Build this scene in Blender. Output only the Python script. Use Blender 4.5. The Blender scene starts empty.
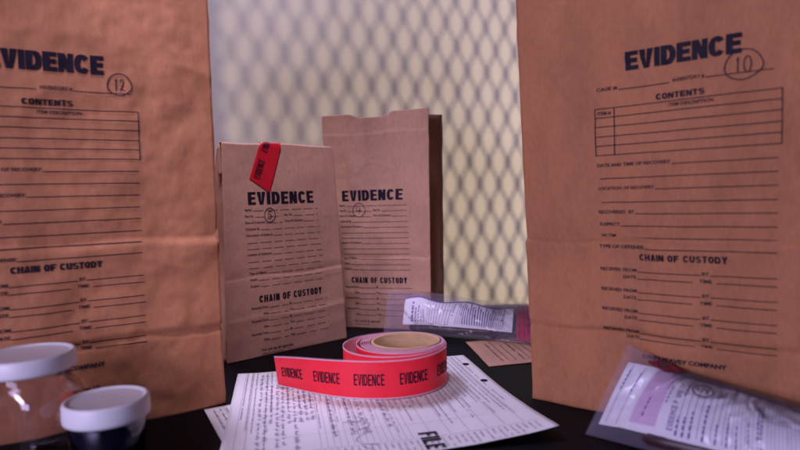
import bpy, bmesh, math, random
from mathutils import Vector, Matrix, noise
import numpy as np
random.seed(7)
S = bpy.context.scene
COL = S.collection
R = math.radians

# ------------------------------------------------------------------ camera, world, lamps, exposure
cd = bpy.data.cameras.new('camera')
cam = bpy.data.objects.new('camera', cd); COL.objects.link(cam)
cd.sensor_width = 36; cd.lens = 27; cd.clip_start = .01; cd.clip_end = 20
cam.matrix_world = (Matrix.Translation((0, 0, .176)) @ Matrix.Rotation(R(90 - 2.7), 4, 'X')
                    @ Matrix.Rotation(R(-1.8), 4, 'Z'))
cd.dof.use_dof = True; cd.dof.focus_distance = .60; cd.dof.aperture_fstop = 5.0; cd.dof.aperture_blades = 7
S.camera = cam

w = bpy.data.worlds.new('World'); S.world = w; w.use_nodes = True
w.node_tree.nodes['Background'].inputs['Color'].default_value = (.62, .55, .9, 1)
w.node_tree.nodes['Background'].inputs['Strength'].default_value = .02


def lamp(name, kind, loc, target, power, color, **k):
    d = bpy.data.lights.new(name, kind); d.energy = power; d.color = color
    for a, b in k.items(): setattr(d, a, b)
    o = bpy.data.objects.new(name, d); COL.objects.link(o); o.location = loc
    o.rotation_euler = (Vector(target) - Vector(loc)).to_track_quat('-Z', 'Y').to_euler()
    return o


# lavender soft boxes at the camera's left, an unseen spot added to brighten the two middle bags, a soft lamp high at the back left
lamp('key_lamp', 'AREA', (-.66, -.40, .42), (.0, .55, .12), 5.2, (.84, .71, 1.0), shape='RECTANGLE', size=.24, size_y=.2)
lamp('soft_box_lamp', 'AREA', (-.46, -.46, .20), (.0, .55, .12), 3.6, (.66, .58, 1.0), shape='RECTANGLE', size=.40, size_y=.3)
lamp('middle_bags_fill_lamp', 'SPOT', (-.09, .25, 1.05), (-.165, .67, .12), 34, (.84, .72, 1.0), spot_size=R(30), spot_blend=.6, shadow_soft_size=.07)
lamp('back_top_lamp', 'AREA', (-.35, 1.00, .84), (.0, .45, .0), 2.2, (.66, .62, 1.0), shape='RECTANGLE', size=.30, size_y=.25, spread=R(105))
lamp('wall_wash_lamp', 'AREA', (-.95, .50, .72), (.0, 1.25, .30), 2.3, (.84, .74, 1.0), shape='DISK', size=.25)
# the hard lamp behind the right bag that throws the mesh's shadow on the wall
lamp('mesh_shadow_lamp', 'SPOT', (1.10, .20, .12), (-.02, 1.25, .24), 54, (1.0, .78, .54), spot_size=R(42), spot_blend=.35, shadow_soft_size=.0058)

S.view_settings.view_transform = 'Standard'; S.view_settings.look = 'None'
S.view_settings.exposure = 0; S.view_settings.gamma = 1; S.view_settings.use_curve_mapping = False
S.render.engine = 'CYCLES'
S.cycles.use_denoising = True
S.cycles.max_bounces = 14; S.cycles.transparent_max_bounces = 16


# ------------------------------------------------------------------ materials
def mat(name, color=(.5, .5, .5), rough=.6, **k):
    m = bpy.data.materials.new(name); m.use_nodes = True
    b = m.node_tree.nodes['Principled BSDF']
    b.inputs['Base Color'].default_value = (*color, 1); b.inputs['Roughness'].default_value = rough
    for a, v in k.items(): b.inputs[a.replace('_', ' ')].default_value = v
    return m


def add_noise(m, scale, lo, hi, stretch=(1, 1, 1), detail=6, bump=0, bscale=None, dist=.001, mix=None):
    """colour wanders between lo and hi; optional bump from a second noise"""
    nt = m.node_tree; N = nt.nodes; L = nt.links; b = N['Principled BSDF']
    tc = N.new('ShaderNodeTexCoord'); mp = N.new('ShaderNodeMapping'); mp.inputs['Scale'].default_value = stretch
    L.new(tc.outputs['Object'], mp.inputs['Vector'])
    n = N.new('ShaderNodeTexNoise'); n.inputs['Scale'].default_value = scale; n.inputs['Detail'].default_value = detail
    n.inputs['Roughness'].default_value = .62
    L.new(mp.outputs[0], n.inputs['Vector'])
    r = N.new('ShaderNodeValToRGB'); r.color_ramp.elements[0].position = .3; r.color_ramp.elements[1].position = .7
    r.color_ramp.elements[0].color = (*lo, 1); r.color_ramp.elements[1].color = (*hi, 1)
    L.new(n.outputs['Fac'], r.inputs['Fac']); out = r.outputs['Color']
    if mix:                                     # second, fine speckle multiplied in
        n2 = N.new('ShaderNodeTexNoise'); n2.inputs['Scale'].default_value = mix[0]; n2.inputs['Detail'].default_value = 4
        L.new(mp.outputs[0], n2.inputs['Vector'])
        r2 = N.new('ShaderNodeValToRGB'); r2.color_ramp.elements[0].position = .35; r2.color_ramp.elements[1].position = .65
        v = 1 - mix[1]
        r2.color_ramp.elements[0].color = (v, v, v, 1); r2.color_ramp.elements[1].color = (1, 1, 1, 1)
        L.new(n2.outputs['Fac'], r2.inputs['Fac'])
        mx = N.new('ShaderNodeMix'); mx.data_type = 'RGBA'; mx.blend_type = 'MULTIPLY'; mx.inputs[0].default_value = 1
        L.new(out, mx.inputs[6]); L.new(r2.outputs['Color'], mx.inputs[7]); out = mx.outputs[2]
    L.new(out, b.inputs['Base Color'])
    if bump:
        n3 = N.new('ShaderNodeTexNoise'); n3.inputs['Scale'].default_value = bscale or scale; n3.inputs['Detail'].default_value = 5
        L.new(mp.outputs[0], n3.inputs['Vector'])
        bp = N.new('ShaderNodeBump'); bp.inputs['Strength'].default_value = bump; bp.inputs['Distance'].default_value = dist
        L.new(n3.outputs['Fac'], bp.inputs['Height']); L.new(bp.outputs[0], b.inputs['Normal'])
    return m


def kraft(name, c, k=.16):
    m = mat(name, c, .8, Specular_IOR_Level=.25)
    lo = tuple(x * (1 - k) for x in c); hi = tuple(min(1, x * (1 + k)) for x in c)
    return add_noise(m, 26, lo, hi, (1, 1, .45), 8, bump=.35, bscale=150, dist=.0006, mix=(420, .10))


M = {}
M['kraft_big'] = kraft('brown_kraft_paper', (.47, .198, .098))
M['kraft_small'] = kraft('pale_kraft_paper', (.56, .32, .22), .10)
M['ink'] = mat('printing_ink', (.016, .012, .024), .6, Specular_IOR_Level=.12)
M['ink_soft'] = mat('thin_printing_ink', (.035, .025, .035), .6, Specular_IOR_Level=.12)
M['ink_blue'] = mat('violet_printing_ink', (.13, .10, .30), .6)
M['pen'] = mat('pen_ink', (.03, .02, .04), .6, Specular_IOR_Level=.1)
M['faint'] = mat('faint_toner', (.22, .19, .26), .6)
M['pale_pen'] = mat('blue_black_pen', (.17, .14, .24), .5)
M['smear'] = add_noise(mat('dark_red_stain', (.2, .01, .03), .6), 160, (.02, .006, .012), (.26, .010, .03))
M['pink_band'] = mat('pink_printing_ink', (.66, .47, .66), .6)
M['paper'] = add_noise(mat('white_paper', (.78, .76, .78), .7), 18, (.74, .72, .74), (.82, .80, .82))
M['label'] = add_noise(mat('white_label_paper', (.8, .79, .82), .55), 20, (.76, .75, .79), (.83, .82, .85))
M['tape'] = add_noise(mat('red_tape_film', (.98, .018, .045), .42), 60, (.95, .013, .038), (1.0, .022, .052))
M['tape_back'] = mat('pale_tape_back', (.74, .44, .54), .5)
M['tape_dark'] = add_noise(mat('crimson_tape_film', (.62, .012, .03), .3), 60, (.55, .01, .025), (.68, .014, .035))
M['core'] = add_noise(mat('tan_cardboard', (.46, .29, .16), .8), 60, (.40, .25, .13), (.52, .33, .19), (1, 1, 4))
M['lid'] = add_noise(mat('white_lid_plastic', (.74, .74, .82), .42), 90, (.70, .70, .79), (.77, .77, .84), bump=.08, bscale=300, dist=.0004)
M['dark_fill'] = mat('dark_navy_contents', (.010, .010, .030), .25)
M['table'] = add_noise(mat('black_table_top', (.003, .003, .004), .55, Specular_IOR_Level=.06), 40, (.002, .002, .003), (.004, .004, .006), bump=.15, bscale=500, dist=.0004)
M['wall'] = add_noise(mat('pale_wall_paint', (.80, .77, .72), .85), 3, (.78, .75, .70), (.82, .79, .74), bump=.1, bscale=60)
M['steel'] = mat('grey_steel', (.30, .30, .31), .4, Metallic=1.0)
M['dark_object'] = add_noise(mat('dark_maroon_item', (.03, .012, .02), .4), 50, (.012, .008, .014), (.07, .02, .03))
M['seal_red'] = mat('red_seal_ink', (.60, .02, .08), .5)


def glass():
    m = mat('clear_jar_glass', (.84, .82, .87), .02)
    b = m.node_tree.nodes['Principled BSDF']; b.inputs['Transmission Weight'].default_value = 1; b.inputs['IOR'].default_value = 1.48
    return m


def film(name, tint, gloss, haze, hazecol):
    """thin clear plastic film: mostly see-through, a little haze, wrinkled glossy skin"""
    m = bpy.data.materials.new(name); m.use_nodes = True; nt = m.node_tree; N = nt.nodes; L = nt.links
    N.remove(N['Principled BSDF']); out = N['Material Output']
    tr = N.new('ShaderNodeBsdfTransparent'); tr.inputs[0].default_value = (*tint, 1)
    df = N.new('ShaderNodeBsdfDiffuse'); df.inputs[0].default_value = (*hazecol, 1)
    gl = N.new('ShaderNodeBsdfGlossy'); gl.inputs['Roughness'].default_value = .16
    m1 = N.new('ShaderNodeMixShader'); m1.inputs[0].default_value = haze
    L.new(tr.outputs[0], m1.inputs[1]); L.new(df.outputs[0], m1.inputs[2])
    lw = N.new('ShaderNodeLayerWeight'); lw.inputs['Blend'].default_value = gloss
    m2 = N.new('ShaderNodeMixShader'); L.new(lw.outputs['Fresnel'], m2.inputs[0])
    L.new(m1.outputs[0], m2.inputs[1]); L.new(gl.outputs[0], m2.inputs[2]); L.new(m2.outputs[0], out.inputs['Surface'])
    tc = N.new('ShaderNodeTexCoord'); n = N.new('ShaderNodeTexNoise'); n.inputs['Scale'].default_value = 17; n.inputs['Detail'].default_value = 2
    n.inputs['Distortion'].default_value = 1.5
    L.new(tc.outputs['Object'], n.inputs['Vector'])
    bp = N.new('ShaderNodeBump'); bp.inputs['Strength'].default_value = .45; bp.inputs['Distance'].default_value = .006
    L.new(n.outputs['Fac'], bp.inputs['Height']); L.new(bp.outputs[0], gl.inputs['Normal']); L.new(bp.outputs[0], lw.inputs['Normal'])
    return m


M['glass'] = glass()
M['film'] = film('clear_plastic_film', (.95, .94, .98), .20, .08, (.62, .58, .78))


# ------------------------------------------------------------------ object helpers
def thing(name, label, cat, loc, group=None):
    o = bpy.data.objects.new(name, None); COL.objects.link(o); o.location = loc
    o.empty_display_size = .02
    o['label'] = label; o['category'] = cat; o['_at'] = list(loc)
    if group: o['group'] = group
    return o


def build(name, verts, faces, mats, parent=None, smooth=True, midx=None, at=None, kind=None):
    """verts are in world space; the mesh is stored relative to the thing it belongs to"""
    org = Vector((0, 0, 0)); p = parent
    if p is not None:
        while p.parent is not None: p = p.parent
        org = Vector(p['_at'])
    elif at is not None: org = Vector(at)
    me = bpy.data.meshes.new(name)
    me.from_pydata([tuple(Vector(v) - org) for v in verts], [], faces)
    for m in (mats if isinstance(mats, (list, tuple)) else [mats]): me.materials.append(m)
    if midx: me.polygons.foreach_set('material_index', midx)
    me.polygons.foreach_set('use_smooth', [smooth] * len(me.polygons))
    me.update()
    o = bpy.data.objects.new(name, me); COL.objects.link(o)
    if parent is not None: o.parent = parent
    else: o.location = org; o['_at'] = list(org)
    if kind: o['kind'] = kind
    return o


def grid(fn, nu, nv, u0=0, u1=1, v0=0, v1=1):
    vs = [fn(u0 + (u1 - u0) * i / nu, v0 + (v1 - v0) * j / nv) for j in range(nv + 1) for i in range(nu + 1)]
    fs = [(j * (nu + 1) + i, j * (nu + 1) + i + 1, (j + 1) * (nu + 1) + i + 1, (j + 1) * (nu + 1) + i)
          for j in range(nv) for i in range(nu)]
    return vs, fs


def lathe(profile, center, n=64, sq=None):
    """profile: list of (r, z); sq(angle)->radius factor"""
    vs = []; fs = []
    for r, z in profile:
        for i in range(n):
            a = 2 * math.pi * i / n; k = sq(a) if sq else 1
            vs.append((center[0] + r * k * math.cos(a), center[1] + r * k * math.sin(a), center[2] + z))
    for j in range(len(profile) - 1):
        for i in range(n):
            fs.append((j * n + i, j * n + (i + 1) % n, (j + 1) * n + (i + 1) % n, (j + 1) * n + i))
    return vs, fs


def solid(o, t, off=-1):
    m = o.modifiers.new('thickness', 'SOLIDIFY'); m.thickness = t; m.offset = off
    return o


def fbm(x, y, seed, sc):
    return noise.fractal(Vector((x * sc + seed * 7.3, y * sc - seed * 3.1, seed * 1.7)), .8, 2.1, 4)


# ------------------------------------------------------------------ printing: flat 2-D marks laid on a surface
def stroke2(pts, wd):
    """ribbon along a 2-D polyline -> (verts, faces)"""
    pts = [Vector((p[0], p[1])) for p in pts]; n = len(pts); vs = []
    for i, p in enumerate(pts):
        a = pts[max(0, i - 1)]; b = pts[min(n - 1, i + 1)]; t = b - a
        if t.length < 1e-9: t = Vector((1, 0))
        t.normalize(); nn = Vector((-t.y, t.x)); k = wd[i] if isinstance(wd, list) else wd
        vs += [p + nn * k / 2, p - nn * k / 2]
    return vs, [(2 * i, 2 * i + 1, 2 * i + 3, 2 * i + 2) for i in range(n - 1)]


def arc(cx, cy, rx, ry, a0, a1, n=14, p=2.4):
    out = []
    for i in range(n + 1):
        a = R(a0 + (a1 - a0) * i / n); c, s = math.cos(a), math.sin(a)
        out.append((cx + rx * math.copysign(abs(c) ** (2 / p), c), cy + ry * math.copysign(abs(s) ** (2 / p), s)))
    return out


def glyph(ch, W, s, h):
    """heavy grotesque capitals: height 1, advance W, stem s, bar h -> list of (verts, faces)"""
    def rect(x0, y0, x1, y1): return ([Vector((x0, y0)), Vector((x1, y0)), Vector((x1, y1)), Vector((x0, y1))], [(0, 1, 2, 3)])
    def quad(*p): return ([Vector(q) for q in p], [(0, 1, 2, 3)])
    rx, ry = (W - s) / 2, (1 - h) / 2; cx = W / 2
    if ch == 'E': return [rect(0, 0, s, 1), rect(s, 0, W, h), rect(s, 1 - h, W, 1), rect(s, .5 - h / 2 + .01, W * .93, .5 + h / 2 + .01)]
    if ch == 'F': return [rect(0, 0, s, 1), rect(s, 1 - h, W, 1), rect(s, .5 - h / 2, W * .9, .5 + h / 2)]
    if ch == 'L': return [rect(0, 0, s, 1), rect(s, 0, W, h)]
    if ch == 'I': return [rect(0, 0, s, 1)]
    if ch == 'H': return [rect(0, 0, s, 1), rect(W - s, 0, W, 1), rect(s, .5 - h / 2, W - s, .5 + h / 2)]
    if ch == 'T': return [rect(0, 1 - h, W, 1), rect(cx - s / 2, 0, cx + s / 2, 1 - h)]
    if ch == 'N': return [rect(0, 0, s * .92, 1), rect(W - s * .92, 0, W, 1), quad((W - s * 1.1, 0), (W - s * .1, 0), (s * 1.1, 1), (s * .1, 1))]
    if ch == 'V': return [quad((cx - s * .5, 0), (cx + .0, 0), (s * 1.08, 1), (0, 1)), quad((cx, 0), (cx + s * .5, 0), (W, 1), (W - s * 1.08, 1)), quad((cx - s * .2, 0), (cx + s * .2, 0), (cx + s * .1, .3), (cx - s * .1, .3))]
    if ch == 'A': return [quad((0, 0), (s * 1.05, 0), (cx + s * .1, .93), (cx - s * .5, 1)), quad((W - s * 1.05, 0), (W, 0), (cx + s * .5, 1), (cx - s * .1, .93)), quad((cx - s * .5, 1), (cx, .6), (cx, .6), (cx + s * .5, 1)), rect(W * .26, .20, W * .74, .20 + h * .9)]
    if ch == 'Y': return [rect(cx - s / 2, 0, cx + s / 2, .45), quad((cx - s / 2, .42), (cx + s * .25, .42), (s * 1.1, 1), (0, 1)), quad((cx - s * .25, .42), (cx + s / 2, .42), (W, 1), (W - s * 1.1, 1))]
    if ch == 'M': return [rect(0, 0, s * .9, 1), rect(W - s * .9, 0, W, 1), quad((cx - s * .45, 0), (cx + s * .1, 0), (s * 1.1, 1), (s * .5, 1)), quad((cx - s * .1, 0), (cx + s * .45, 0), (W - s * .5, 1), (W - s * 1.1, 1))]
    if ch == 'P': return [rect(0, 0, s, 1), stroke2([(s * .8, 1 - h / 2)] + arc(W * .5, .71, W * .5 - s / 2, .29 - h / 2, 90, -90, 10) + [(s * .8, .42 + h / 2)], s * .9)]
    if ch == 'U': return [stroke2([(s / 2, 1)] + arc(cx, .5 - (.5 - h / 2) + .38, rx, .38, 180, 360, 12, 2.3) + [(W - s / 2, 1)], s)]
    if ch == 'D': return [rect(0, 0, s, 1), stroke2([(s * .8, 1 - h / 2), (W * .35, 1 - h / 2)] + arc(W * .42, .5, W * .58 - s / 2, ry, 90, -90, 14, 2.3) + [(W * .35, h / 2), (s * .8, h / 2)], [h] * 4 + [s] * 11 + [h] * 4)]
    if ch in 'O0': return [stroke2(arc(cx, .5, rx, ry, 0, 360, 24), [h + (s - h) * abs(math.cos(2 * math.pi * i / 24)) for i in range(25)])]
    if ch == 'C': return [stroke2(arc(cx, .5, rx, ry, 32, 328, 20), [h + (s - h) * abs(math.cos(R(32 + 296 * i / 20))) for i in range(21)])]
    if ch == 'S': return [stroke2(arc(cx, .5 + ry / 2, rx, ry / 2, 20, 262, 12, 2.2) + arc(cx, .5 - ry / 2, rx, ry / 2, 82, -160, 12, 2.2), s * .86)]
    return []


def block_text(txt, x0, y0, width, height, stem=.2, bar=.17, gap=.09, wide=.62):
    ws = [stem if c == 'I' else wide * .45 if c == ' ' else wide * 1.25 if c == 'M' else wide * .92 if c in 'ELFT' else wide for c in txt]
    tot = sum(ws) + gap * (len(txt) - 1); sx = width / tot; x = 0; V = []; Fc = []
    for c, cw in zip(txt, ws):
        for vs, fs in glyph(c, cw, stem, bar):
            b = len(V); V += [(x0 + (x + v.x) * sx, y0 + v.y * height) for v in vs]; Fc += [tuple(i + b for i in f) for f in fs]
        x += cw + gap
    return V, Fc


_fonts = {}


def small_text(txt, x0, y0, height, width=None, bold=.012):
    """built-in typeface as flat faces; height is the cap height"""
    key = (txt, bold)
    if key not in _fonts:
        c = bpy.data.curves.new('t', 'FONT'); c.body = txt; c.size = 1; c.offset = bold; c.resolution_u = 2
        o = bpy.data.objects.new('t', c); COL.objects.link(o)
        me = o.evaluated_get(bpy.context.evaluated_depsgraph_get()).to_mesh()
        vs = [(v.co.x, v.co.y) for v in me.vertices]; fs = [tuple(p.vertices) for p in me.polygons]
        _fonts[key] = (vs, fs); bpy.data.objects.remove(o); bpy.data.curves.remove(c)
    vs, fs = _fonts[key]; k = height / .70
    xs = [v[0] for v in vs]; xm = min(xs); kx = k if width is None else width / max(1e-6, max(xs) - xm)
    return [(x0 + (v[0] - xm) * kx, y0 + v[1] * k) for v in vs], fs


class Print:
    """collects flat marks in surface coordinates, then lays them on a surface"""
    def __init__(s): s.V = []; s.F = []
    def add(s, vf, mirror=None):
        vs, fs = vf; b = len(s.V); s.V += [(v[0], v[1]) for v in vs]; s.F += [tuple(i + b for i in f) for f in fs]; return s
    def line(s, a, b, wd=.0005, step=.0025):
        n = max(1, int(math.dist(a, b) / step))
        return s.add(stroke2([(a[0] + (b[0] - a[0]) * i / n, a[1] + (b[1] - a[1]) * i / n) for i in range(n + 1)], wd))
    def dashes(s, a, b, wd=.0005, d=.009, g=.004):
        L = math.dist(a, b); x = 0
        while x < L:
            e = min(L, x + d * random.uniform(.8, 1.15)); f = lambda q: (a[0] + (b[0] - a[0]) * q / L, a[1] + (b[1] - a[1]) * q / L)
            s.line(f(x), f(e), wd); x = e + g
        return s
    def words(s, x0, y0, x1, h, wd=None, dens=.85):
        """a row too small to read: word-like runs of little strokes"""
        wd = wd or h * .22; x = x0
        while x < x1 - h:
            for _ in range(random.randint(2, 8)):
                hh = h * random.choice((.6, .6, .65, 1)); s.add(stroke2([(x, y0), (x + h * .04, y0 + hh)], wd))
                if random.random() < .75: s.add(stroke2([(x, y0 + random.choice((0, .3, .6)) * h), (x + h * .45, y0 + random.choice((0, .3, .6)) * h)], wd))
                x += h * .62
                if x > x1: break
            x += h * (.6 if random.random() < dens else 3)
        return s
    def script(s, x0, y0, x1, h, wd):
        """loopy handwriting"""
        x = x0; pts = []
        while x < x1:
            n = random.randint(3, 9); up = 1
            for i in range(n * 2):
                pts.append((x + h * .12 * (1 if up else -.4), y0 + (h * random.choice((.45, .5, .6, 1.0)) if up else -h * random.choice((0, .02, .05, .35)))))
                x += h * random.uniform(.14, .26); up = 1 - up
            if len(pts) > 2:
                sm = []
                for i in range(len(pts) - 1):
                    for q in range(3):
                        t = (1 - math.cos(math.pi * q / 3)) / 2
                        sm.append((pts[i][0] + (pts[i + 1][0] - pts[i][0]) * q / 3, pts[i][1] + (pts[i + 1][1] - pts[i][1]) * t))
                s.add(stroke2(sm, wd))
            pts = []; x += h * random.uniform(.5, 1.3)
        return s
    def lay(s, name, surf, m, parent, lift=.0007, kind=None, fine=0):
        bm = bmesh.new(); bv = [bm.verts.new((u, v, 0)) for u, v in s.V]
        for f in s.F:
            try: bm.faces.new([bv[i] for i in f])
            except ValueError: pass
        if fine:                                    # cut long edges so the ink follows every crease of the paper
            for _ in range(4):
                ed = [q for q in bm.edges if q.calc_length() > fine]
                if not ed: break
                bmesh.ops.subdivide_edges(bm, edges=ed, cuts=1)
            bmesh.ops.triangulate(bm, faces=[f for f in bm.faces if len(f.verts) > 4])
        bm.verts.index_update(); pts = [(v.co.x, v.co.y) for v in bm.verts]; s.F = [tuple(v.index for v in f.verts) for f in bm.faces]; bm.free()
        e = 2e-4; vs = []
        for u, v in pts:
            p = Vector(surf(u, v)); a = Vector(surf(u + e, v)) - p; b = Vector(surf(u, v + e)) - p
            n = a.cross(b); n.normalize(); vs.append(p + n * lift)
        return build(name, vs, s.F, m, parent, smooth=False, kind=kind)


def digit(ch, x, y, w, h):
    D = {'1': [[(.35, .8), (.55, 1), (.52, .5), (.5, 0)]],
         '0': [[(.5 + .42 * math.sin(a), .5 + .5 * math.cos(a)) for a in [i * .45 for i in range(15)]]],
         '2': [[(.1, .75), (.3, .98), (.65, .95), (.75, .7), (.5, .35), (.1, .02), (.5, .1), (.95, .03)]],
         '7': [[(.05, .95), (.5, 1.0), (.95, .96), (.6, .5), (.4, 0)], [(.25, .5), (.85, .55)]],
         '5': [[(.95, 1.0), (.3, .95), (.2, .55), (.55, .62), (.85, .42), (.7, .1), (.35, 0), (.05, .15)]],
         '4': [[(.3, 1), (.1, .45), (.5, .42), (.95, .5)], [(.68, .95), (.62, .5), (.6, 0)]]}
    return [[(x + p[0] * w, y + p[1] * h) for p in st] for st in D[ch]]


def circled(txt, cx, cy, rx, ry, wd, tilt=0, dw=None, dh=None):
    """a number ringed by hand"""
    P = Print(); n = 40; a0 = R(70)
    P.add(stroke2([(cx + rx * (1 + .05 * math.sin(3 * t) + .05 * t / 6.8) * math.cos(t + a0 + tilt), cy + ry * (1 + .04 * math.cos(2 * t)) * math.sin(t + a0)) for t in [6.8 * i / n for i in range(n + 1)]], wd))
    dw = dw or rx * .62; dh = dh or ry * 1.05; tw = dw * len(txt) * 1.1
    for i, c in enumerate(txt):
        for st in digit(c, cx - tw / 2 + i * dw * 1.12, cy - dh / 2, dw, dh): P.add(stroke2(st, wd))
    return P


# ------------------------------------------------------------------ setting
vs, fs = grid(lambda u, v: (-2.6 + 5.2 * u, 1.25, -.75 + 2.6 * v), 8, 6)
o = build('wall', vs, fs, M['wall'], at=(0, 1.25, 0)); o['kind'] = 'structure'; solid(o, .1, 1)


def table():
    x0, x1, y0, y1, t, r = -.85, .95, -.25, .925, .03, .004
    def ring(ins, z): return [(x0 + ins, y0 + ins, z), (x1 - ins, y0 + ins, z), (x1 - ins, y1 - ins, z), (x0 + ins, y1 - ins, z)]
    vs = ring(r, 0) + ring(r * .3, -r * .3) + ring(0, -r) + ring(0, -t) + ring(.002, -t - .001); fs = [(0, 1, 2, 3), (19, 18, 17, 16)]
    for k in range(4):
        for i in range(4): fs.append((k * 4 + i, (k + 1) * 4 + i, (k + 1) * 4 + (i + 1) % 4, k * 4 + (i + 1) % 4))
    root = thing('table', 'black table top that everything in the picture stands on', 'table', (.05, .35, -.031))
    build('tabletop', vs, fs, M['table'], root, smooth=False)


table()


# ------------------------------------------------------------------ paper bags
class Bag:
    def __init__(b, name, label, P0, d, W, G, H, mat_, seed, creases=(), lean=0, bulge=.004, rough=.0016, widen=0, top_depth=None,
                 top=None, vfolds=(), lay_flat=None):
        b.P = Vector((P0[0], P0[1], 0)); b.d = Vector((d[0], d[1], 0)).normalized(); b.n = Vector((b.d.y, -b.d.x, 0))
        b.W, b.G, b.H, b.seed, b.cr, b.lean, b.bulge, b.rough, b.widen = W, G, H, seed, creases, lean, bulge, rough, widen
        b.topG = G if top_depth is None else top_depth; b.vf = vfolds; b.m = mat_
        b.top = top or (lambda s: 0)
        c = b.P + b.d * W / 2 - b.n * G / 2
        b.root = thing(name, label, 'paper bag', (c.x, c.y, 0), 'brown paper evidence bags')
        b.panels()
    def off(b, s, z):
        o = -b.lean * z; q = s / b.W
        o += b.bulge * math.sin(math.pi * min(1, max(0, q))) * math.sin(math.pi * min(1, max(.0, z / b.H)) ** .8)
        for z0, amp, lo, hi in b.cr:                    # folded-then-opened creases: a ridge or valley with straight flanks
            zz = z0 + .0012 * math.sin(s * 60 + b.seed); t = z - zz
            k = 1 - (-t / lo if t < 0 else t / hi)
            if k > 0: o += amp * k ** 1.4 * (.75 + .25 * math.sin(s * 31 + b.seed * 2))
        for s0, amp, wd in b.vf:
            k = 1 - abs(s - s0) / wd
            if k > 0: o += amp * k
        for f_, a_ in ((7, .0015), (16, .0009)):          # sharp crumple ridges at odd angles
            w_ = noise.noise(Vector((s * f_ + z * f_ * .6 + b.seed, z * f_ * .8 - s * f_ * .4, b.seed * 2.7)))
            o += min(1, b.rough / .0020) * a_ * max(0, 1 - abs(w_) * 7) ** 1.5 * min(1, max(0, .5 + 1.5 * noise.noise(Vector((s * 9, z * 9, b.seed + 31)))))
        e = min(1, min(q, 1 - q) * 12 + .15) if 0 <= q <= 1 else .15
        o += e * b.rough * (fbm(s, z, b.seed, 14) * 1.2 + fbm(s, z * .5, b.seed + 5, 45) * .35) * min(1, z / .02 + .1)
        return o
    def front(b, s, z):
        q = s / b.W; k = b.widen * z * (2 * q - 1)
        return b.P + b.d * (s + k) + b.n * b.off(s, z) + Vector((0, 0, z))
    def depth(b, z): return b.G + (b.topG - b.G) * min(1, z / b.H)
    def panels(b):
        W, H, r = b.W, b.H, b.root
        vs, fs = grid(lambda u, v: b.front(u * W, v * (H + b.top(u))), 110, 230)
        b.face = solid(build('front_panel', vs, fs, b.m, r), .0003)
        def side(right):
            def f(u, v):
                z = v * (H + b.top(1. if right else 0.)); a = b.front(W if right else 0, z); dpt = b.depth(z)
                sgn = 1 if right else -1
                inn = -sgn * .60 * dpt * (1 - abs(2 * u - 1)) * min(1, max(0, (z - .01) / .12))
                p = a - b.n * (dpt * u) + b.d * inn
                return p + b.d * .0012 * fbm(u * .2, z, b.seed + 9, 20)
            return f
        for right in (0, 1):
            f = side(right); vs, fs = grid(f, 12, 40)
            if not right: fs = [q[::-1] for q in fs]
            solid(build('side_panel', vs, fs, b.m, r), .0003)
        def back(u, v):
            z = v * H; p = b.front(u * W, z)
            return p - b.n * (b.off(u * W, z) + b.lean * z + b.depth(z)) - b.n * b.lean * 0 + b.n * (-b.lean * z) + b.n * .0015 * fbm(u * .3, z, b.seed + 3, 12)
        vs, fs = grid(back, 24, 40); solid(build('back_panel', vs, [q[::-1] for q in fs], b.m, r), .0003)
        vs, fs = grid(lambda u, v: b.P + b.d * (u * W) - b.n * (b.G * v) + Vector((0, 0, .0008)), 4, 4)
        solid(build('base_panel', vs, fs, b.m, r), .0003)


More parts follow.
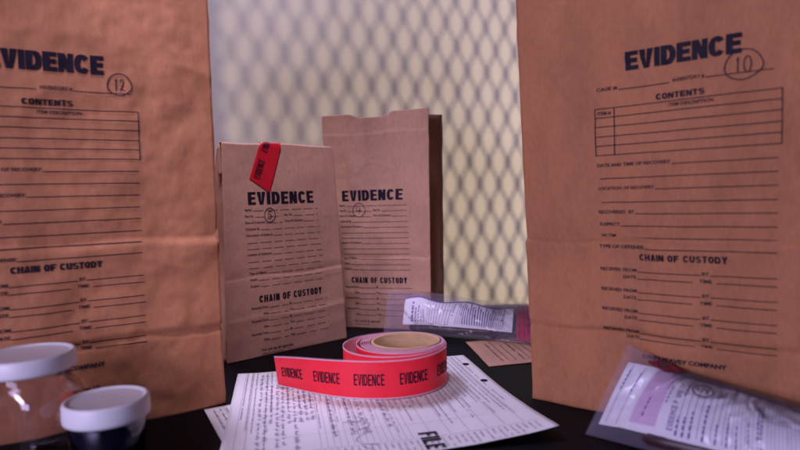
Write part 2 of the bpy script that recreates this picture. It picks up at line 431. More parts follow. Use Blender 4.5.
def big_form(b, s0, z0, k, num, cxy, crx):
    """the large printed form; k scales it about (s0, z0) measured on the right bag (left edge .063, base line .05)"""
    X = lambda s: s0 + (s - .063) * k; Z = lambda z: z0 + (z - .05) * k; f = b.face
    P = Print().add(block_text('EVIDENCE', X(.0855), Z(.2640), .0725 * k, .0135 * k, .30, .24, .05, .76)); P.lay('printed_heading', b.front, M['ink'], f, fine=.0022)
    P = Print().add(block_text('CONTENTS', X(.1055), Z(.2400), .0312 * k, .0043 * k, .25, .23, .1, .76)); P.lay('contents_heading', b.front, M['ink'], f, fine=.0022)
    P = Print().add(block_text('CHAIN OF CUSTODY', X(.0930), Z(.1232), .0570 * k, .0049 * k, .26, .23, .12, .76)); P.lay('custody_heading', b.front, M['ink'], f, fine=.0022)
    G = Print(); T = Print(); h = .0024 * k; lw = .00062 * k
    def tx(t, s, z, e=None): T.add(small_text(t, X(s), Z(z), h, (e - s) * k if e else None, .022))
    def ln(s, z, e, wd=lw): G.line((X(s), Z(z)), (X(e), Z(z)), wd)
    tx('CASE #', .0640, .2515, .0795); ln(.0800, .2510, .1145); tx('INVENTORY #', .1168, .2512, .1368); ln(.1372, .2510, .1755)
    tx('ITEM DESCRIPTION', .1140, .2342, .1420)
    for z in (.2380, .2312, .2242, .2168, .2098, .2026): ln(.0627, z, .1800)
    for s in (.0627, .0766, .1800): G.line((X(s), Z(.2023)), (X(s), Z(.2383)), lw)
    tx('ITEM #', .0645, .2333, .0745)
    for t, z, e in (('DATE AND TIME OF RECOVERY', .1935, .1150), (None, .1848, .0645), ('LOCATION OF RECOVERY', .1758, .1042), (None, .1666, .0650),
                    ('RECOVERED  BY', .1578, .0898), ('SUSPECT', .1486, .0790), ('VICTIM', .1398, .0752), ('TYPE OF OFFENSE', .1317, .0967)):
        if t: tx(t, .0636, z + .0004, e)
        ln(e + .0006, z, .1783)
    for i in range(4):
        z = .1143 - i * .0155
        tx('RECEIVED FROM', .0640, z + .0002, .0907); ln(.0912, z, .1335); tx('BY', .1345, z, .1388); ln(.1392, z, .1782)
        z -= .0052
        tx('DATE', .0812, z + .0002, .0905); ln(.0910, z, .1286); tx('TIME', .1328, z, .1405); ln(.1430, z, .1782)
    T.add(small_text('LYNN PEAVEY COMPANY', X(.0930), Z(.0490), .0030 * k, .0560 * k, .045))
    T.words(X(.1290), Z(.0326), X(.1450), .0026 * k, .0008 * k)
    G.lay('form_lines', b.front, M['ink'], f, kind='stuff'); T.lay('form_lettering', b.front, M['ink_soft'], f, kind='stuff')
    C = circled(num, cxy[0], cxy[1], crx[0], crx[1], .00075 * k, dw=crx[0] * .46, dh=crx[1] * 1.1); C.lay('ringed_number', b.front, M['pen'], f, lift=.0007)


# right bag
big_cr = ((.1372, .0024, .012, .014), (.0655, .0022, .020, .012), (.300, .0012, .05, .03))
b10 = Bag('paper_bag', 'large brown paper bag at the right with ringed number 10 and a contents table', (.1094, .507), (.77494, -.63203),
          .243, .13, .425, M['kraft_big'], 3, creases=((.1385, -.0034, .006, .022), (.1350, .0026, .016, .004), (.0650, -.0040, .060, .005), (.0600, .0016, .02, .004), (.30, .0016, .06, .05)),
          bulge=.006, rough=.0022, widen=.022, vfolds=((.122, .0015, .03), (.035, .001, .02)))
big_form(b10, .063, .05, 1.0, '10', (.1588, .2562), (.0104, .0096))
# left bag: the next size up
lb = Bag('paper_bag', 'large brown paper bag at the left edge with ringed number 12', (-.3837, .3756), (.84979, .52712),
         .2669, .14, .44, M['kraft_big'], 21, creases=((.1480, -.0038, .007, .024), (.1442, .0028, .017, .004), (.0692, -.0042, .060, .005), (.0640, .0016, .02, .004), (.33, .0016, .06, .05)),
         bulge=.005, rough=.0024, widen=0, vfolds=((.130, .0010, .03), (.236, .0014, .03)))
big_form(lb, .0841, .0520, 1.05, '12', (.1943, .2700), (.0085, .0082))


def small_form(b, k, X0, num, nx, nr, ft):
    f = b.face; X = lambda s: X0 + (s - .0305) * k; Z = lambda z: z
    Print().add(block_text('EVIDENCE', X(.0305), .1722, .0915 * k, .0142, .235, .185, .075, .56)).lay('printed_heading', b.front, M['ink'], f, fine=.0022, lift=.0003)
    Print().add(block_text('CHAIN OF CUSTODY', X(.0398), .0618, .0860 * k, .0078, .22, .18, .09, .52)).lay('custody_heading', b.front, M['ink'], f, fine=.0022, lift=.0003)
    G = Print(); T = Print(); h = .0025; lw = .0005
    def tx(t, s, z, e): T.add(small_text(t, X(s), z, h, (e - s) * k, .02))
    def ln(s, z, e): G.dashes((X(s), z), (X(e), z), lw, .0135 * k, .0035 * k) if b.seed == 5 else G.line((X(s), z), (X(e), z), lw)
    tx('Agency', .0255, .1655, .0350); ln(.037, .1652, .1270)
    tx('Case No.', .0255, .1583, .0370); ln(.0390, .1580, .0750); tx('Item No.', .0775, .1583, .0890); ln(.0905, .1580, .1270)
    tx('Date of Collection', .0258, .1511, .0520); ln(.0530, .1508, .0750); tx('Time of Collection', .0775, .1511, .1040); ln(.1050, .1508, .1275)
    tx('Collected By', .0262, .1439, .0440); ln(.0455, .1436, .1285)
    tx('Description of Evidence', .0266, .1367, .0605); ln(.0620, .1364, .1290)
    for z in (.1292, .1222): ln(.0280, z, .1300)
    tx('Location of Collection', .0278, .1152, .0590); ln(.0605, .1149, .1305)
    for z in (.1078, .1008): ln(.0285, z, .1310)
    tx('Type of Offense', .0290, .0940, .0510); ln(.0525, .0937, .1315)
    tx('Victim', .0294, .0870, .0385); ln(.0400, .0867, .1318)
    tx('Suspect', .0297, .0798, .0410); ln(.0425, .0795, .1320)
    for i in range(3):
        z = .0550 - i * .0148
        tx('Received From', .0300, z, .0505); ln(.0515, z, .0770); tx('By', .0785, z, .0820); ln(.0835, z, .1335); z -= .0074
        tx('Date', .0445, z, .0510); ln(.0520, z, .0770); tx('Time', .0785, z, .0850); ln(.0865, z, .1335)
    tx('For use by all agencies', .0420, ft, .0820); T.words(X(.0420), ft - .0040, X(.0720), .0018)
    G.lay('form_lines', b.front, M['ink_soft'], f, kind='stuff', lift=.0003); T.lay('form_lettering', b.front, M['ink_soft'], f, kind='stuff', lift=.0003)
    circled(num, nx, .1598, nr[0], nr[1], .0008, dw=nr[0] * 1.0, dh=nr[1] * 1.1).lay('ringed_number', b.front, M['pen'], f, lift=.0004)


b5 = Bag('paper_bag', 'small brown paper bag with ringed number 5 and red tape over its folded top', (-.19306, .64584), (.75986, .65009),
         .1602, .085, .2405, M['kraft_small'], 5, creases=((.0905, -.0012, .008, .010), (.0890, .0010, .010, .003), (.0440, .0010, .012, .006), (.155, .0007, .03, .03)),
         lean=.02, bulge=.003, rough=.0007, widen=-.030, top_depth=.006, top=lambda u: -.0008 * math.sin(u * 9) - .0025 * max(0, (u - .96) / .04) ** 2)
small_form(b5, 1.0, .0308, '5', .0585, (.0070, .0078), .0062)
# the top is folded over to the rear and taped down
fb = []
def flap(u, v):
    a = v * math.pi; z = b5.H + b5.top(u); p = b5.front(u * b5.W, z - .0004)
    if v <= 1: return p - b5.n * (.0034 * (1 - math.cos(a))) + Vector((0, 0, .0016 * math.sin(a)))
    return p - b5.n * (.0072 + (v - 1) * .004) - Vector((0, 0, (v - 1) * .035))
vs, fs = grid(flap, 40, 16, 0, 1, 0, 2); solid(build('folded_flap', vs, fs, M['kraft_small'], b5.root), .0003)

b4 = Bag('paper_bag', 'tall open brown paper bag with ringed number 4, behind the red-taped bag', (-.0965, .8201), (.95106, -.30902),
         .1395, .072, .2885, M['kraft_small'], 8, creases=((.0955, -.0014, .008, .010), (.0940, .0010, .010, .003), (.0490, .0012, .012, .006), (.2600, .0014, .012, .004)),
         bulge=.003, rough=.0011, widen=.018, top=lambda u: -.0060 / (1 + math.exp(-(u - .31) * 45)) / (1 + math.exp((u - .63) * 60)),
         vfolds=((.055, .0009, .006), (.092, .0009, .006)))
small_form(b4, .90, .0230, '4', .0460, (.0085, .0090), .0085)

# red tape closing the small bag's top: over the fold and down the face
tr = thing('evidence_tape', 'strip of red EVIDENCE tape stuck over the top edge of small paper bag 5', 'tape', tuple(b5.front(.055, .2405)))
ax = Vector((.0468 - .0653, .1935 - .2405)); aL = ax.length; ax.normalize(); bx = Vector((-ax.y, ax.x))
def strip(a, c):                                  # a: along from the top edge, c: across
    q = Vector((.0653, .2400)) + ax * a + bx * c
    if a >= 0: return b5.front(q.x, min(q.y, .2398)) + b5.n * .0005
    p = b5.front(q.x, .2402); t = min(1, -a / .008) * math.pi
    return p + b5.n * .0005 - b5.n * (.0042 * (1 - math.cos(t))) + Vector((0, 0, .0026 * math.sin(t) - max(0, -a - .008)))
vs, fs = grid(lambda u, v: strip(-.03 + (aL + .03 + .002 * (v - .5) * 3) * u, (v - .5) * .0300), 50, 16)
body = solid(build('tape_strip', vs, fs, M['tape_dark'], tr), .00015, 1)
P = Print()
for x0 in (.0050, .0375): P.add(block_text('EVIDENCE', x0, .0022, .0225, .0082, .15, .13, .10, .55))
P.lay('tape_lettering', lambda x, y: strip(.0485 - x, -y), M['ink'], body, lift=.0006)


# ------------------------------------------------------------------ papers on the table
W_ = Vector((.9805, .1965, 0)); E_ = Vector((.1965, -.9805, 0)); TL = Vector((-.1686, .5995, 0))
SW, SE = .2377, .229
def sheet(a, e):                                  # a: along the long edge, e: towards the viewer
    u, v = a / SW, e / SE
    z = .0016 + .0006 * fbm(a, e, 2, 12) + .0075 * max(0, (u - .55) / .45) ** 2.2 * max(0, (v - .35) / .65) ** 2 + .0012 * max(0, .08 - u) * 10
    return TL + W_ * a + E_ * e + Vector((0, 0, z))
p1 = thing('paper_sheet', 'white filled-in form under the red tape roll, with two punched holes and the word FILE', 'paper', tuple(TL + W_ * .12 + E_ * .115))
vs, fs = grid(lambda u, v: sheet(u * SW, (1 - v) * SE), 60, 50)
ps = solid(build('page', vs, fs, M['paper'], p1), .00018)
# reading runs down the sheet towards the viewer; the page's head is at the right
def page(x, y): return sheet(y, x)                # x: reading direction, y: up the page
def pg(x, y): return sheet(y, x)
G = Print(); T = Print(); Hn = Print()
rows = [.010 + i * .0047 for i in range(47)]
for i, y in enumerate(rows):
    if i in (3, 4, 6, 7, 9):
        Hn.script(.012, y, .215 - .02 * (i % 3), .0034, .00034)
    elif i in (5, 8, 10, 11, 12):
        T.words(.006, y, .12, .0017); Hn.script(.03 + .01 * i % .03, y, .15, .0038, .00034)
    elif 13 <= i <= 27:
        G.line((.005, y - .001), (.205, y - .001), .00022); T.words(.006, y, .006 + random.uniform(.07, .19), .0016)
        if i in (15, 18, 20, 24): Hn.script(.06 + random.uniform(0, .03), y, .18, .0036, .00034)
    else:
        T.words(.004, y, random.uniform(.12, .205), .0017, dens=.95)
        if i % 3 == 0: G.line((.004, y - .0012), (.205, y - .0012), .00022)
# a sprawling signature
st = [(.150 + .0009 * t * 7 + .006 * math.sin(t * 1.7), .098 + .011 * math.sin(t * 2.3) * (1 - t / 22) + .0006 * t) for t in [i * .22 for i in range(60)]]
Hn.add(stroke2(st, .00045))
for y in (.030, .0165): G.line((.004, y), (.205, y), .00030)
G.line((.207, .004), (.207, .232), .00030); G.line((.178, .030), (.178, .200), .0002)
for y in rows[2:]:
    T.words(.210, y, .227, .0020)
G.lay('ruled_lines', pg, M['faint'], ps, kind='stuff', lift=.0004); T.lay('typed_rows', pg, M['faint'], ps, kind='stuff', lift=.0004)
Hn.lay('handwriting', pg, M['pale_pen'], ps, kind='stuff', lift=.0005)
Print().add(block_text('FILE', .1975, .1405, .0300, .0140, .2, .17, .10, .55)).lay('stamped_word', pg, M['ink'], ps, lift=.0006)
for hx, hy in ((.036, .2290), (.092, .2290)):
    hp = [(hx + .0034 * math.cos(t * math.pi / 10), hy + .0034 * math.sin(t * math.pi / 10)) for t in range(20)]
    H = Print(); H.add((hp, [tuple(range(20))])); H.lay('punched_hole', pg, M['table'], ps, lift=.0006)

A0 = Vector((-.1717, .5029, 0)); Au = Vector((.0248, .0125, 0)).normalized(); Av = Vector((.4559, -.8900, 0)).normalized()
def sheet2(a, e): return A0 + Au * a + Av * e + Vector((0, 0, .0006 + .0002 * fbm(a, e, 4, 10)))
p2 = thing('paper_sheet', 'written sheet poking out under the left edge of the larger white form', 'paper', tuple(A0 + Au * .08 + Av * .09))
vs, fs = grid(lambda u, v: sheet2(u * .13, (1 - v) * .20), 20, 30); ps2 = solid(build('page', vs, fs, M['paper'], p2), .00015)
T = Print(); 
for i in range(24):
    y = .006 + i * .0052; T.words(.008, y, random.uniform(.1, .19), .0022); 
    if i % 4 == 2: T.line((.006, y - .001), (.195, y - .001), .0002)
T.lay('typed_rows', lambda x, y: sheet2(y, x), M['faint'], ps2, kind='stuff', lift=.0004)
Hn = Print()
for i in range(1, 6): Hn.script(.02, .008 + i * .0105, .15, .005, .0004)
Hn.lay('handwriting', lambda x, y: sheet2(y, x), M['pale_pen'], ps2, kind='stuff', lift=.0005)

# kraft card lying behind the roll
K0 = Vector((.0860, .6034, 0)); Ku = Vector((.9790, .2040, 0)); Kv = Vector((-.117, .993, 0))
def kc(a, e): return K0 + Ku * a + Kv * e + Vector((0, 0, .0009 + .0003 * fbm(a, e, 6, 12)))
kp = thing('kraft_card', 'flat brown kraft card with printed lines under the rear plastic bag', 'card', tuple(K0 + Ku * .05 + Kv * .05))
vs, fs = grid(lambda u, v: kc(u * .11, v * .105), 16, 16); kf = solid(build('card', vs, fs, M['kraft_small'], kp), .0004)
T = Print()
for i in range(9):
    y = .014 + i * .0095; T.line((.014, y), (.014 + .062 + .02 * (i % 2), y), .0006) if i % 3 else T.words(.014, y, .085, .0030)
    if i % 2: T.line((.012, y), (.012, y + .0095), .0005)
T.lay('form_lines', lambda x, y: kc(y * .85 + .006, x), M['ink_soft'], kf, kind='stuff', lift=-.0006)


# ------------------------------------------------------------------ roll of red tape
TH = .035; XR, YB = .0403, .6140
def rk(k):
    pts = [(-1, .055), (0, .0535), (.5, .0510), (1, .0468), (1.6, .0432), (2, .0412), (3, .0398), (8, .0345)]
    for (a, ra), (b_, rb) in zip(pts, pts[1:]):
        if a <= k <= b_:
            t = (k - a) / (b_ - a); return ra + (rb - ra) * t
    return pts[-1][1]
def spiral(k):                                     # k turns inward from the roll's front
    r = rk(k); g = min(k, 2) * .0006 + max(0, k - 2) * .0012 * .55
    cx = XR - .0006 * min(k, 2) - r - max(0, k - 2) * .0003; cy = YB - .0004 * min(k, 2) - r - max(0, k - 2) * .0003
    a = R(-90) + 2 * math.pi * k
    return Vector((cx + r * math.cos(a), cy + r * math.sin(a), 0))
path = []
# tail: from its free end to the roll's front
q0 = Vector((-.1190, .5560, 0)); q3 = spiral(0); tan = (spiral(.01) - spiral(0)).normalized()
q2 = q3 - tan * .045; q1 = q0 + Vector((.030, -.022, 0))
for i in range(120):
    t = i / 120; path.append(q0 * (1 - t) ** 3 + 3 * q1 * t * (1 - t) ** 2 + 3 * q2 * t * t * (1 - t) + q3 * t ** 3)
k = 0
while k < 7.6: path.append(spiral(k)); k += .0026
# resample every 0.7 mm
res = [path[0]]; acc = 0; need = .0009
for a, b_ in zip(path, path[1:]):
    L = (b_ - a).length
    while acc + L >= need:
        t = (need - acc) / L; a = a + (b_ - a) * t; L = (b_ - a).length; acc = 0; res.append(a.copy())
    acc += L
def tape_pt(i, z, out=0):
    i = max(0, min(len(res) - 2, i)); t = (res[min(len(res) - 1, i + 1)] - res[max(0, i - 1)]).normalized()
    nrm = Vector((t.y, -t.x, 0)); d = i * .0009
    q = max(0, 1 - d / .085) ** 1.3; lean = .40 * q        # the free end tips over towards the viewer
    return res[i] + nrm * out + nrm.lerp(Vector((0, -1, 0)), q) * (z * math.sin(lean)) + Vector((0, 0, z * math.cos(lean) + .0022))
vs = []; fs = []; mi = []; n = len(res)
for i in range(n):
    zig = .0018 if i % 2 else 0
    for z, o_ in ((zig, 0), (.0020, 0), (TH - .0020, 0), (TH - zig, 0)): vs.append(tape_pt(i, z, o_))
for i in range(n):
    zig = .0018 if i % 2 else 0
    for z, o_ in ((zig, -.00022), (TH - zig, -.00022)): vs.append(tape_pt(i, z, o_))
B = 4 * n
for i in range(n - 1):
    for k in range(3):
        fs.append((4 * i + k, 4 * i + 4 + k, 4 * i + 5 + k, 4 * i + 1 + k)); mi.append(0 if k == 1 else 1)
    fs.append((B + 2 * i + 1, B + 2 * i + 3, B + 2 * i + 2, B + 2 * i)); mi.append(1)
    fs.append((4 * i + 3, 4 * i + 7, B + 2 * i + 3, B + 2 * i + 1)); mi.append(1)
    fs.append((4 * i, B + 2 * i, B + 2 * i + 2, 4 * i + 4)); mi.append(1)
cc = Vector((XR - .0535 + .008, YB - .0535 + .004, 0))
roll = thing('tape_roll', 'red roll of EVIDENCE tape with a loose tail lying on the white form', 'tape roll', (cc.x, cc.y, .0022))
tape = build('tape_strip', vs, fs, [M['tape'], M['tape_back']], roll, smooth=False, midx=mi)
r_in, r_out = .0308, .0336; c8 = sum((spiral(6.6 + q / 40) for q in range(40)), Vector((0, 0, 0))) / 40 + Vector((0, 0, .0022))
prof = [(r_in, .0008), (r_in, TH - .0006), (r_in + .0005, TH), (r_out - .0005, TH), (r_out, TH - .0006), (r_out, .0008), (r_in, .0008)]
vs, fs = lathe(prof, c8, 72); build('cardboard_core', vs, fs, M['core'], roll)
P = Print()
for j in range(9):
    x0 = .0085 + j * .0400; P.add(block_text('EVIDENCE', x0, .0128, .0268, .0098, .15, .125, .09, .56))
def tape_surf(x, z):
    f = x / .0009; i = int(math.floor(f)); t = f - i; return tape_pt(i, z, .00035) * (1 - t) + tape_pt(i + 1, z, .00035) * t
P.lay('tape_lettering', tape_surf, M['ink'], tape, lift=.0001)


# ------------------------------------------------------------------ jars at the left
def lid(parent, c, r, z0, z1, name='lid'):
    pf = [(r - .0030, z0 + .0004), (r - .0010, z0), (r, z0 + .0010), (r + .0002, z0 + .003), (r, z1 - .0020), (r - .0006, z1 - .0006), (r - .0016, z1), (r - .0026, z1 - .0003),
          (r - .0034, z1 - .0012), (r - .0050, z1 - .0014), (.0001, z1 - .0012)]
    vs, fs = lathe(pf, c, 96); return build(name, vs, fs, M['lid'], parent)

c1 = (-.2476, .390, 0)
j1 = thing('glass_jar', 'clear empty square glass jar with white screw lid at the left edge', 'jar', c1, 'lidded sample jars')
ang = math.atan2(-.030, .0245)
def sq(a):
    t = a - ang; c, s = abs(math.cos(t + math.pi / 4)), abs(math.sin(t + math.pi / 4)); return (c ** 5 + s ** 5) ** (-1 / 5)
def sq_blend(w_): return lambda a: 1 + (sq(a) - 1) * w_
R1 = .0263
def jarwall(prof):
    n = 128; vs = []; fs = []
    for r, z, s_ in prof:
        f = sq_blend(s_); z = z * .907 + .0164 if z > .03 else z
        for i in range(n):
            a = 2 * math.pi * i / n; k = r * f(a); vs.append((c1[0] + k * math.cos(a), c1[1] + k * math.sin(a), z))
    for j in range(len(prof) - 1):
        for i in range(n): fs.append((j * n + i, j * n + (i + 1) % n, (j + 1) * n + (i + 1) % n, (j + 1) * n + i))
    return vs, fs
pr = [(.0005, .0005, 0), (R1 * .8, .0004, 1), (R1 * .97, .0018, 1), (R1, .006, 1), (R1, .036, 1), (R1 * .99, .041, 1), (R1 * .95, .0465, .8), (R1 * .93, .0505, .35), (.0243, .0535, 0), (.0240, .069, 0),
      (.0222, .069, 0), (.0222, .0535, 0), (R1 * .84, .0495, .35), (R1 * .87, .0455, .8), (R1 * .90, .040, 1), (R1 * .91, .036, 1), (R1 * .91, .008, 1), (R1 * .86, .0045, 1), (.0005, .0040, 0)]
vs, fs = jarwall(pr); build('jar_body', vs, fs, M['glass'], j1)
lid(j1, c1, .0288, .0703, .0817)

c2 = (-.1905, .3770, 0)
j2 = thing('sample_cup', 'small sample cup with white lid and dark navy contents in front of the jar', 'jar', c2, 'lidded sample jars')
vs, fs = lathe([(.0003, .0005), (.0195, .0005), (.0205, .0015), (.0235, .044), (.0235, .050), (.0222, .050), (.0222, .044), (.0194, .003), (.0003, .0025)], c2, 80); build('cup_body', vs, fs, M['glass'], j2)
vs, fs = lathe([(.0003, .0028), (.0190, .0030), (.0192, .0036), (.0217, .0400), (.0214, .0404), (.0003, .0402)], c2, 80); build('contents', vs, fs, M['dark_fill'], j2)
lid(j2, c2, .0256, .0415, .0545)


# ------------------------------------------------------------------ clear plastic evidence bags
def lerp(a, b_, t): return a + (b_ - a) * t
class Pouch:
    """a long clear pouch; A(u) lower edge, B(u) upper edge, belly lifts the middle off its back sheet"""
    def __init__(p, name, label, A, B, nrm, belly, seed, group):
        p.A, p.B, p.n, p.belly, p.seed = A, B, nrm, belly, seed
        c = (A(.5) + B(.5)) / 2
        p.root = thing(name, label, 'plastic bag', (c.x, c.y, min(A(.5).z, B(.5).z)), group)
    def front(p, u, v):
        k = (math.sin(math.pi * min(1, max(0, v))) ** .7) * min(1, u * 7 + .05) * min(1, (1 - u) * 7 + .05)
        L_ = .3 * u; q = noise.noise(Vector((L_ * 26 + v * 1.3, v * 2.2 - L_ * 14, p.seed * 3.3))); q2 = noise.noise(Vector((L_ * 60 - v * 3, v * 4, p.seed * 1.9)))
        cr = .0005 * max(0, 1 - abs(q) * 8) + .0003 * max(0, 1 - abs(q2) * 7)
        return lerp(p.A(u), p.B(u), v) + p.n * (cr * (.35 + .65 * k) + p.belly(u) * k + .0016 * fbm(u * .3, v * .1, p.seed, 9) * (.3 + k) + .0008)
    def sheets(p):
        vs, fs = grid(lambda u, v: p.front(u, v), 150, 44); build('clear_front', vs, fs, M['film'], p.root)
        def back(u, v):
            k = math.sin(math.pi * v); return lerp(p.A(u), p.B(u), v) - p.n * (.0006 + .0015 * k)
        vs, fs = grid(back, 40, 12); build('clear_back', vs, [f[::-1] for f in fs], M['film'], p.root)


# rear pouch, leaning on the back bag
def cat(pts):
    xs = [q[0] for q in pts]
    def f(u):
        for (a, pa), (b_, pb) in zip(pts, pts[1:]):
            if u <= b_ or (b_, pb) == pts[-1]:
                t = (u - a) / (b_ - a); t = t * t * (3 - 2 * t) * .5 + t * .5; return lerp(Vector(pa), Vector(pb), t)
    return f
A = cat([(0, (-.0255, .762, .002)), (.3, (.030, .742, .002)), (.7, (.104, .706, .002)), (1, (.175, .668, .002))])
Bq = cat([(0, (-.0180, .781, .0535)), (.25, (.0290, .770, .0525)), (.5, (.085, .766, .0430)), (.75, (.133, .756, .0362)), (1, (.188, .742, .0350))])
nB = Vector((-.26, -.80, .52)).normalized()
pr_ = Pouch('plastic_bag', 'clear plastic bag with white form and red end strip, lying behind the tape roll', A, Bq, nB, lambda u: .004 + .007 * math.sin(math.pi * u), 3, 'clear plastic bags with evidence forms')
pr_.sheets()
def lab_r(x, y):                                   # x: reading, from lower to upper edge (0..1); y: 0 at the left end
    return pr_.front(.135 + y * .67, .20 + x * .60 + .05 * math.sin(y * 14) * x) - nB * .0009
vs, fs = grid(lambda u, v: lab_r(v, u), 100, 30); lf = build('form_label', vs, fs, M['label'], pr_.root)
G = Print(); T = Print()
for i in range(9): G.line((.06, .245 + i * .0245), (.94, .245 + i * .0245), .0030, .08)
G.line((.06, .243), (.06, .442), .012, .05); G.line((.62, .243), (.62, .442), .01, .05)
for i in range(22): G.line((.10, .50 + i * .0205), (.93 - .1 * (i % 3), .50 + i * .0205), .0085 if 2 < i < 17 else .0035, .08)  # right-half rows; the middle ones are drawn thicker to darken the label
for y, n_, a_, b_ in ((.075, .016, .1, .72), (.105, .009, .1, .55), (.135, .009, .1, .62), (.165, .009, .1, .5), (.195, .009, .1, .58)):
    x = a_
    while x < b_: T.add(stroke2([(x, y), (x + random.uniform(.04, .10), y)], n_)); x += random.uniform(.075, .13)
for y in (.46, .54, .66, .80, .92):
    x = .4
    while x < .9: T.add(stroke2([(x, y), (x + random.uniform(.03, .09), y)], .010)); x += random.uniform(.07, .13)
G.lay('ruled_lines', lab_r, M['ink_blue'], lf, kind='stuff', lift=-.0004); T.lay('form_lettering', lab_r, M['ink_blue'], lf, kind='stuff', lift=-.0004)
edge = Print(); edge.line((.985, 0), (.985, 1), .05, .03); edge.lay('label_border', lab_r, M['ink_blue'], lf, lift=-.0005)
# red hatched closing strip
def end_r(x, y): return pr_.front(.822 + y * .075, .05 + x * .90) - nB * .0006
S_ = Print()
for i in range(26):
    S_.line((i / 26., 0), (i / 26., 1), .022, .5)
for j in range(5): S_.line((0, .04 + j * .23), (1, .04 + j * .23), .09, .1)
S_.lay('seal_strip', end_r, M['seal_red'], pr_.root, kind='stuff', lift=.0000)
# the dark item inside
def item(name, p0, p1, r, m, parent, sx=1):
    ax_ = (p1 - p0); L = ax_.length; ax_.normalize(); s1 = ax_.cross(Vector((0, 0, 1))).normalized(); s2 = s1.cross(ax_)
    vs = []; fs = []; prof = [(0, .02), (.02, .6), (.06, .9), (.15, 1), (.5, .95), (.62, .7), (.9, .72), (.97, .6), (1, .02)]; nn = 20
    for t, k in prof:
        for i in range(nn):
            a = 2 * math.pi * i / nn; vs.append(p0 + ax_ * (L * t) + s1 * (r * sx * k * math.cos(a)) + s2 * (r * k * math.sin(a)))
    for j in range(len(prof) - 1):
        for i in range(nn): fs.append((j * nn + i, j * nn + (i + 1) % nn, (j + 1) * nn + (i + 1) % nn, (j + 1) * nn + i))
    return build(name, vs, fs, m, parent)
it = thing('maroon_knife', 'dark maroon item inside the rear plastic bag, showing below its form', 'tool', (.05, .742, .002))
item('handle', Vector((.008, .760, .0100)), Vector((.112, .716, .0100)), .0075, M['dark_object'], it, 1.2)

# front pouch, lying against the right bag
fd = Vector((.77494, -.63203, 0)); fn = Vector((-.63203, -.77494, 0)); F0 = Vector((.1094, .507, 0))
A2 = cat([(0, (.1285, .4235, .0015)), (.5, (.205, .352, .0015)), (1, (.285, .292, .0015))])
def onf(s, z, o_): return tuple(F0 + fd * s + fn * o_ + Vector((0, 0, z)))
B2 = cat([(0, onf(.0850, .0600, .012)), (.22, onf(.125, .0470, .014)), (.42, onf(.160, .0405, .012)), (.7, onf(.195, .035, .012)), (1, onf(.27, .028, .010))])
nF = Vector((-.42, -.52, .74)).normalized()
pf_ = Pouch('plastic_bag', 'clear plastic bag with white form and ringed 5, lying against the right paper bag', A2, B2, nF, lambda u: .006 + .012 * math.sin(math.pi * min(1, u * .9)), 6, 'clear plastic bags with evidence forms')
pf_.sheets()
def lab_f(x, y): return pf_.front(.045 + y * .90, .125 + x * .70 + .06 * math.sin(y * 6) * x) - nF * .0009
vs, fs = grid(lambda u, v: lab_f(v, u), 130, 36); lf = build('form_label', vs, fs, M['label'], pf_.root)
G = Print(); T = Print(); D = Print()
D.add(grid(lambda u, v: (.10 + v * .88, .115 + u * .085), 8, 8)); D.lay('pink_band', lab_f, M['pink_band'], lf, lift=-.0003)
for y in (.030, .075): G.line((.04, y), (.96, y), .0016, .05)
for y in [.265 + i * .0185 for i in range(15)]: G.line((.06, y), (.88, y), .0015, .05)
for y in [.58 + i * .0125 for i in range(22)]: G.line((.06, y), (.94, y), .0013, .05)
G.line((.06, .58), (.06, .84), .010, .03); G.line((.55, .58), (.55, .84), .008, .03); G.line((.94, .58), (.94, .84), .010, .03)
def lab_words(y, x0, x1, hh):
    x = x0
    while x < x1:
        L = random.uniform(.03, .07); T.add(stroke2([(x, y), (min(x1, x + L), y)], hh)); x += L + random.uniform(.012, .03)
for y, a, b_ in ((.028, .55, .9), (.073, .52, .85), (.150, .2, .5), (.212, .45, .75), (.262, .05, .30), (.262, .6, .85), (.280, .05, .3), (.299, .05, .4), (.336, .05, .55), (.373, .05, .3), (.41, .05, .5), (.447, .05, .35), (.50, .05, .45)):
    lab_words(y, a, b_, .0050)
for y in (.545, .558): lab_words(y, .1, .8, .008)
G.lay('ruled_lines', lab_f, M['ink_blue'], lf, kind='stuff', lift=-.0004)
ti = block_text('EVIDENCE PROPERTY', 0, 0, 1, 1, .16, .14, .12, .6)
T.add(([(.10 + v[0] * .72, .252 - v[1] * .017) for v in ti[0]], ti[1]))
T.lay('form_lettering', lab_f, M['ink_blue'], lf, kind='stuff', lift=-.0005)
C = circled('5', 0, 0, 1, 1, .13, dw=.75, dh=1.0)
C2 = Print(); C2.add(([(.77 + v[0] * .11, .305 - v[1] * .030) for v in C.V], C.F)); C2.lay('ringed_number', lab_f, M['pen'], lf, lift=-.0006)
edge = Print(); edge.line((.99, .19), (.99, 1), .035, .02); edge.lay('label_border', lab_f, M['ink_blue'], lf, lift=-.0006)
it2 = thing('dark_tube', 'dark item inside the front plastic bag, below the form near the table', 'tool', (.20, .36, .002))
item('tube', Vector((.158, .402, .0085)), Vector((.262, .318, .0085)), .0065, M['dark_object'], it2, 1.2)
sm = [(.62, .02), (.66, .3), (.70, .6), (.68, .98)]
rs = Print(); rp = [(.925 + .070 * (1 + .3 * math.sin(3 * t + 1) + .15 * math.sin(7 * t)) * math.sin(t), .175 + .062 * (1 + .25 * math.sin(2 * t) + .12 * math.cos(5 * t)) * math.cos(t)) for t in [i * math.pi / 16 for i in range(32)]]
rs.add((rp, [tuple(range(32))]))
rs.lay('red_stain', lambda x, y: pf_.front(y, x), M['smear'], pf_.root, lift=-.0005)


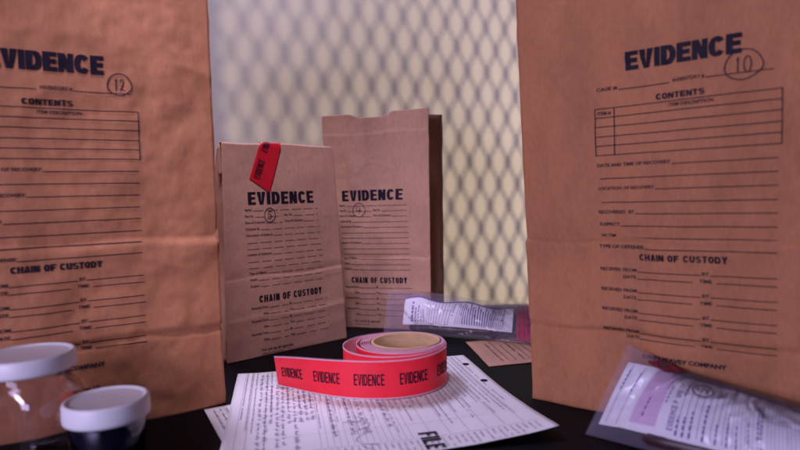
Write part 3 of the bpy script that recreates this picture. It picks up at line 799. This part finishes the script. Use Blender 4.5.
# ------------------------------------------------------------------ wire mesh screen behind the right bag (its shadow is on the wall)
mu = Vector((math.cos(R(35)), math.sin(R(35)), 0)); mc = Vector((1.10, .20, 0)) + (Vector((-.02, 1.25, 0)) - Vector((1.10, .20, 0))) * .45; mc.z = 0
mn = Vector((-mu.y, mu.x, 0))
scr = thing('mesh_screen', 'upright diamond wire mesh screen whose shadow patterns the pale wall', 'mesh screen', tuple(mc))
px, pz, sw = .0068, .0436, .0022
vs = []; fs = []
def bar(a, b_, wd, th=.0012):
    t = (b_ - a).normalized(); s1 = mn.cross(t).normalized() * wd / 2; s2 = mn * th / 2; b0 = len(vs)
    for p in (a, b_):
        for q in (s1 + s2, s1 - s2, -s1 - s2, -s1 + s2): vs.append(p + q)
    for i in range(4): fs.append((b0 + i, b0 + (i + 1) % 4, b0 + 4 + (i + 1) % 4, b0 + 4 + i))
    fs.append((b0, b0 + 3, b0 + 2, b0 + 1)); fs.append((b0 + 4, b0 + 5, b0 + 6, b0 + 7))
U0, U1, Z0, Z1 = -.125, .17, .028, .62
nc = int((U1 - U0) / px); nr = int((Z1 - Z0) / (pz / 2))
for i in range(nc):
    u = U0 + (i + .5) * px
    for j in range(nr):
        z = Z0 + j * pz / 2; sgn = 1 if (i + j) % 2 else -1
        e = px / 2 - sw * .42; xa = u + sgn * e; xb = u - sgn * e
        h1 = pz * .5 * .36
        P3 = lambda x, zz: mc + mu * x + Vector((0, 0, zz))
        bar(P3(xa, z - h1 / 2), P3(xa, z + h1 / 2), sw)
        bar(P3(xa, z + h1 / 2), P3(xb, z + pz / 2 - h1 / 2), sw * .85)
build('mesh_strands', vs, fs, M['steel'], scr, smooth=False, kind='stuff')
for u, wd in ((U0 - .075, .150), (U1 + .008, .016)):  # left post: added wide unseen shield keeping the lamp off the middle bags
    vs = []; fs = []; bar(mc + mu * u, mc + mu * u + Vector((0, 0, Z1 + .01)), wd, .008); build('post_and_light_shield', vs, fs, M['steel'], scr, smooth=False)
vs = []; fs = []; bar(mc + mu * U0 + Vector((0, 0, Z0 / 2)), mc + mu * U1 + Vector((0, 0, Z0 / 2)), Z0, .008); build('beam_shield_plate', vs, fs, M['steel'], scr, smooth=False)  # added unseen plate that keeps the mesh lamp's beam off the table
for z in (Z1 + .002,):
    vs = []; fs = []; bar(mc + mu * U0 + Vector((0, 0, z)), mc + mu * U1 + Vector((0, 0, z)), .016, .008); build('frame_rail', vs, fs, M['steel'], scr, smooth=False)

for o in S.objects:
    if '_at' in o: del o['_at']
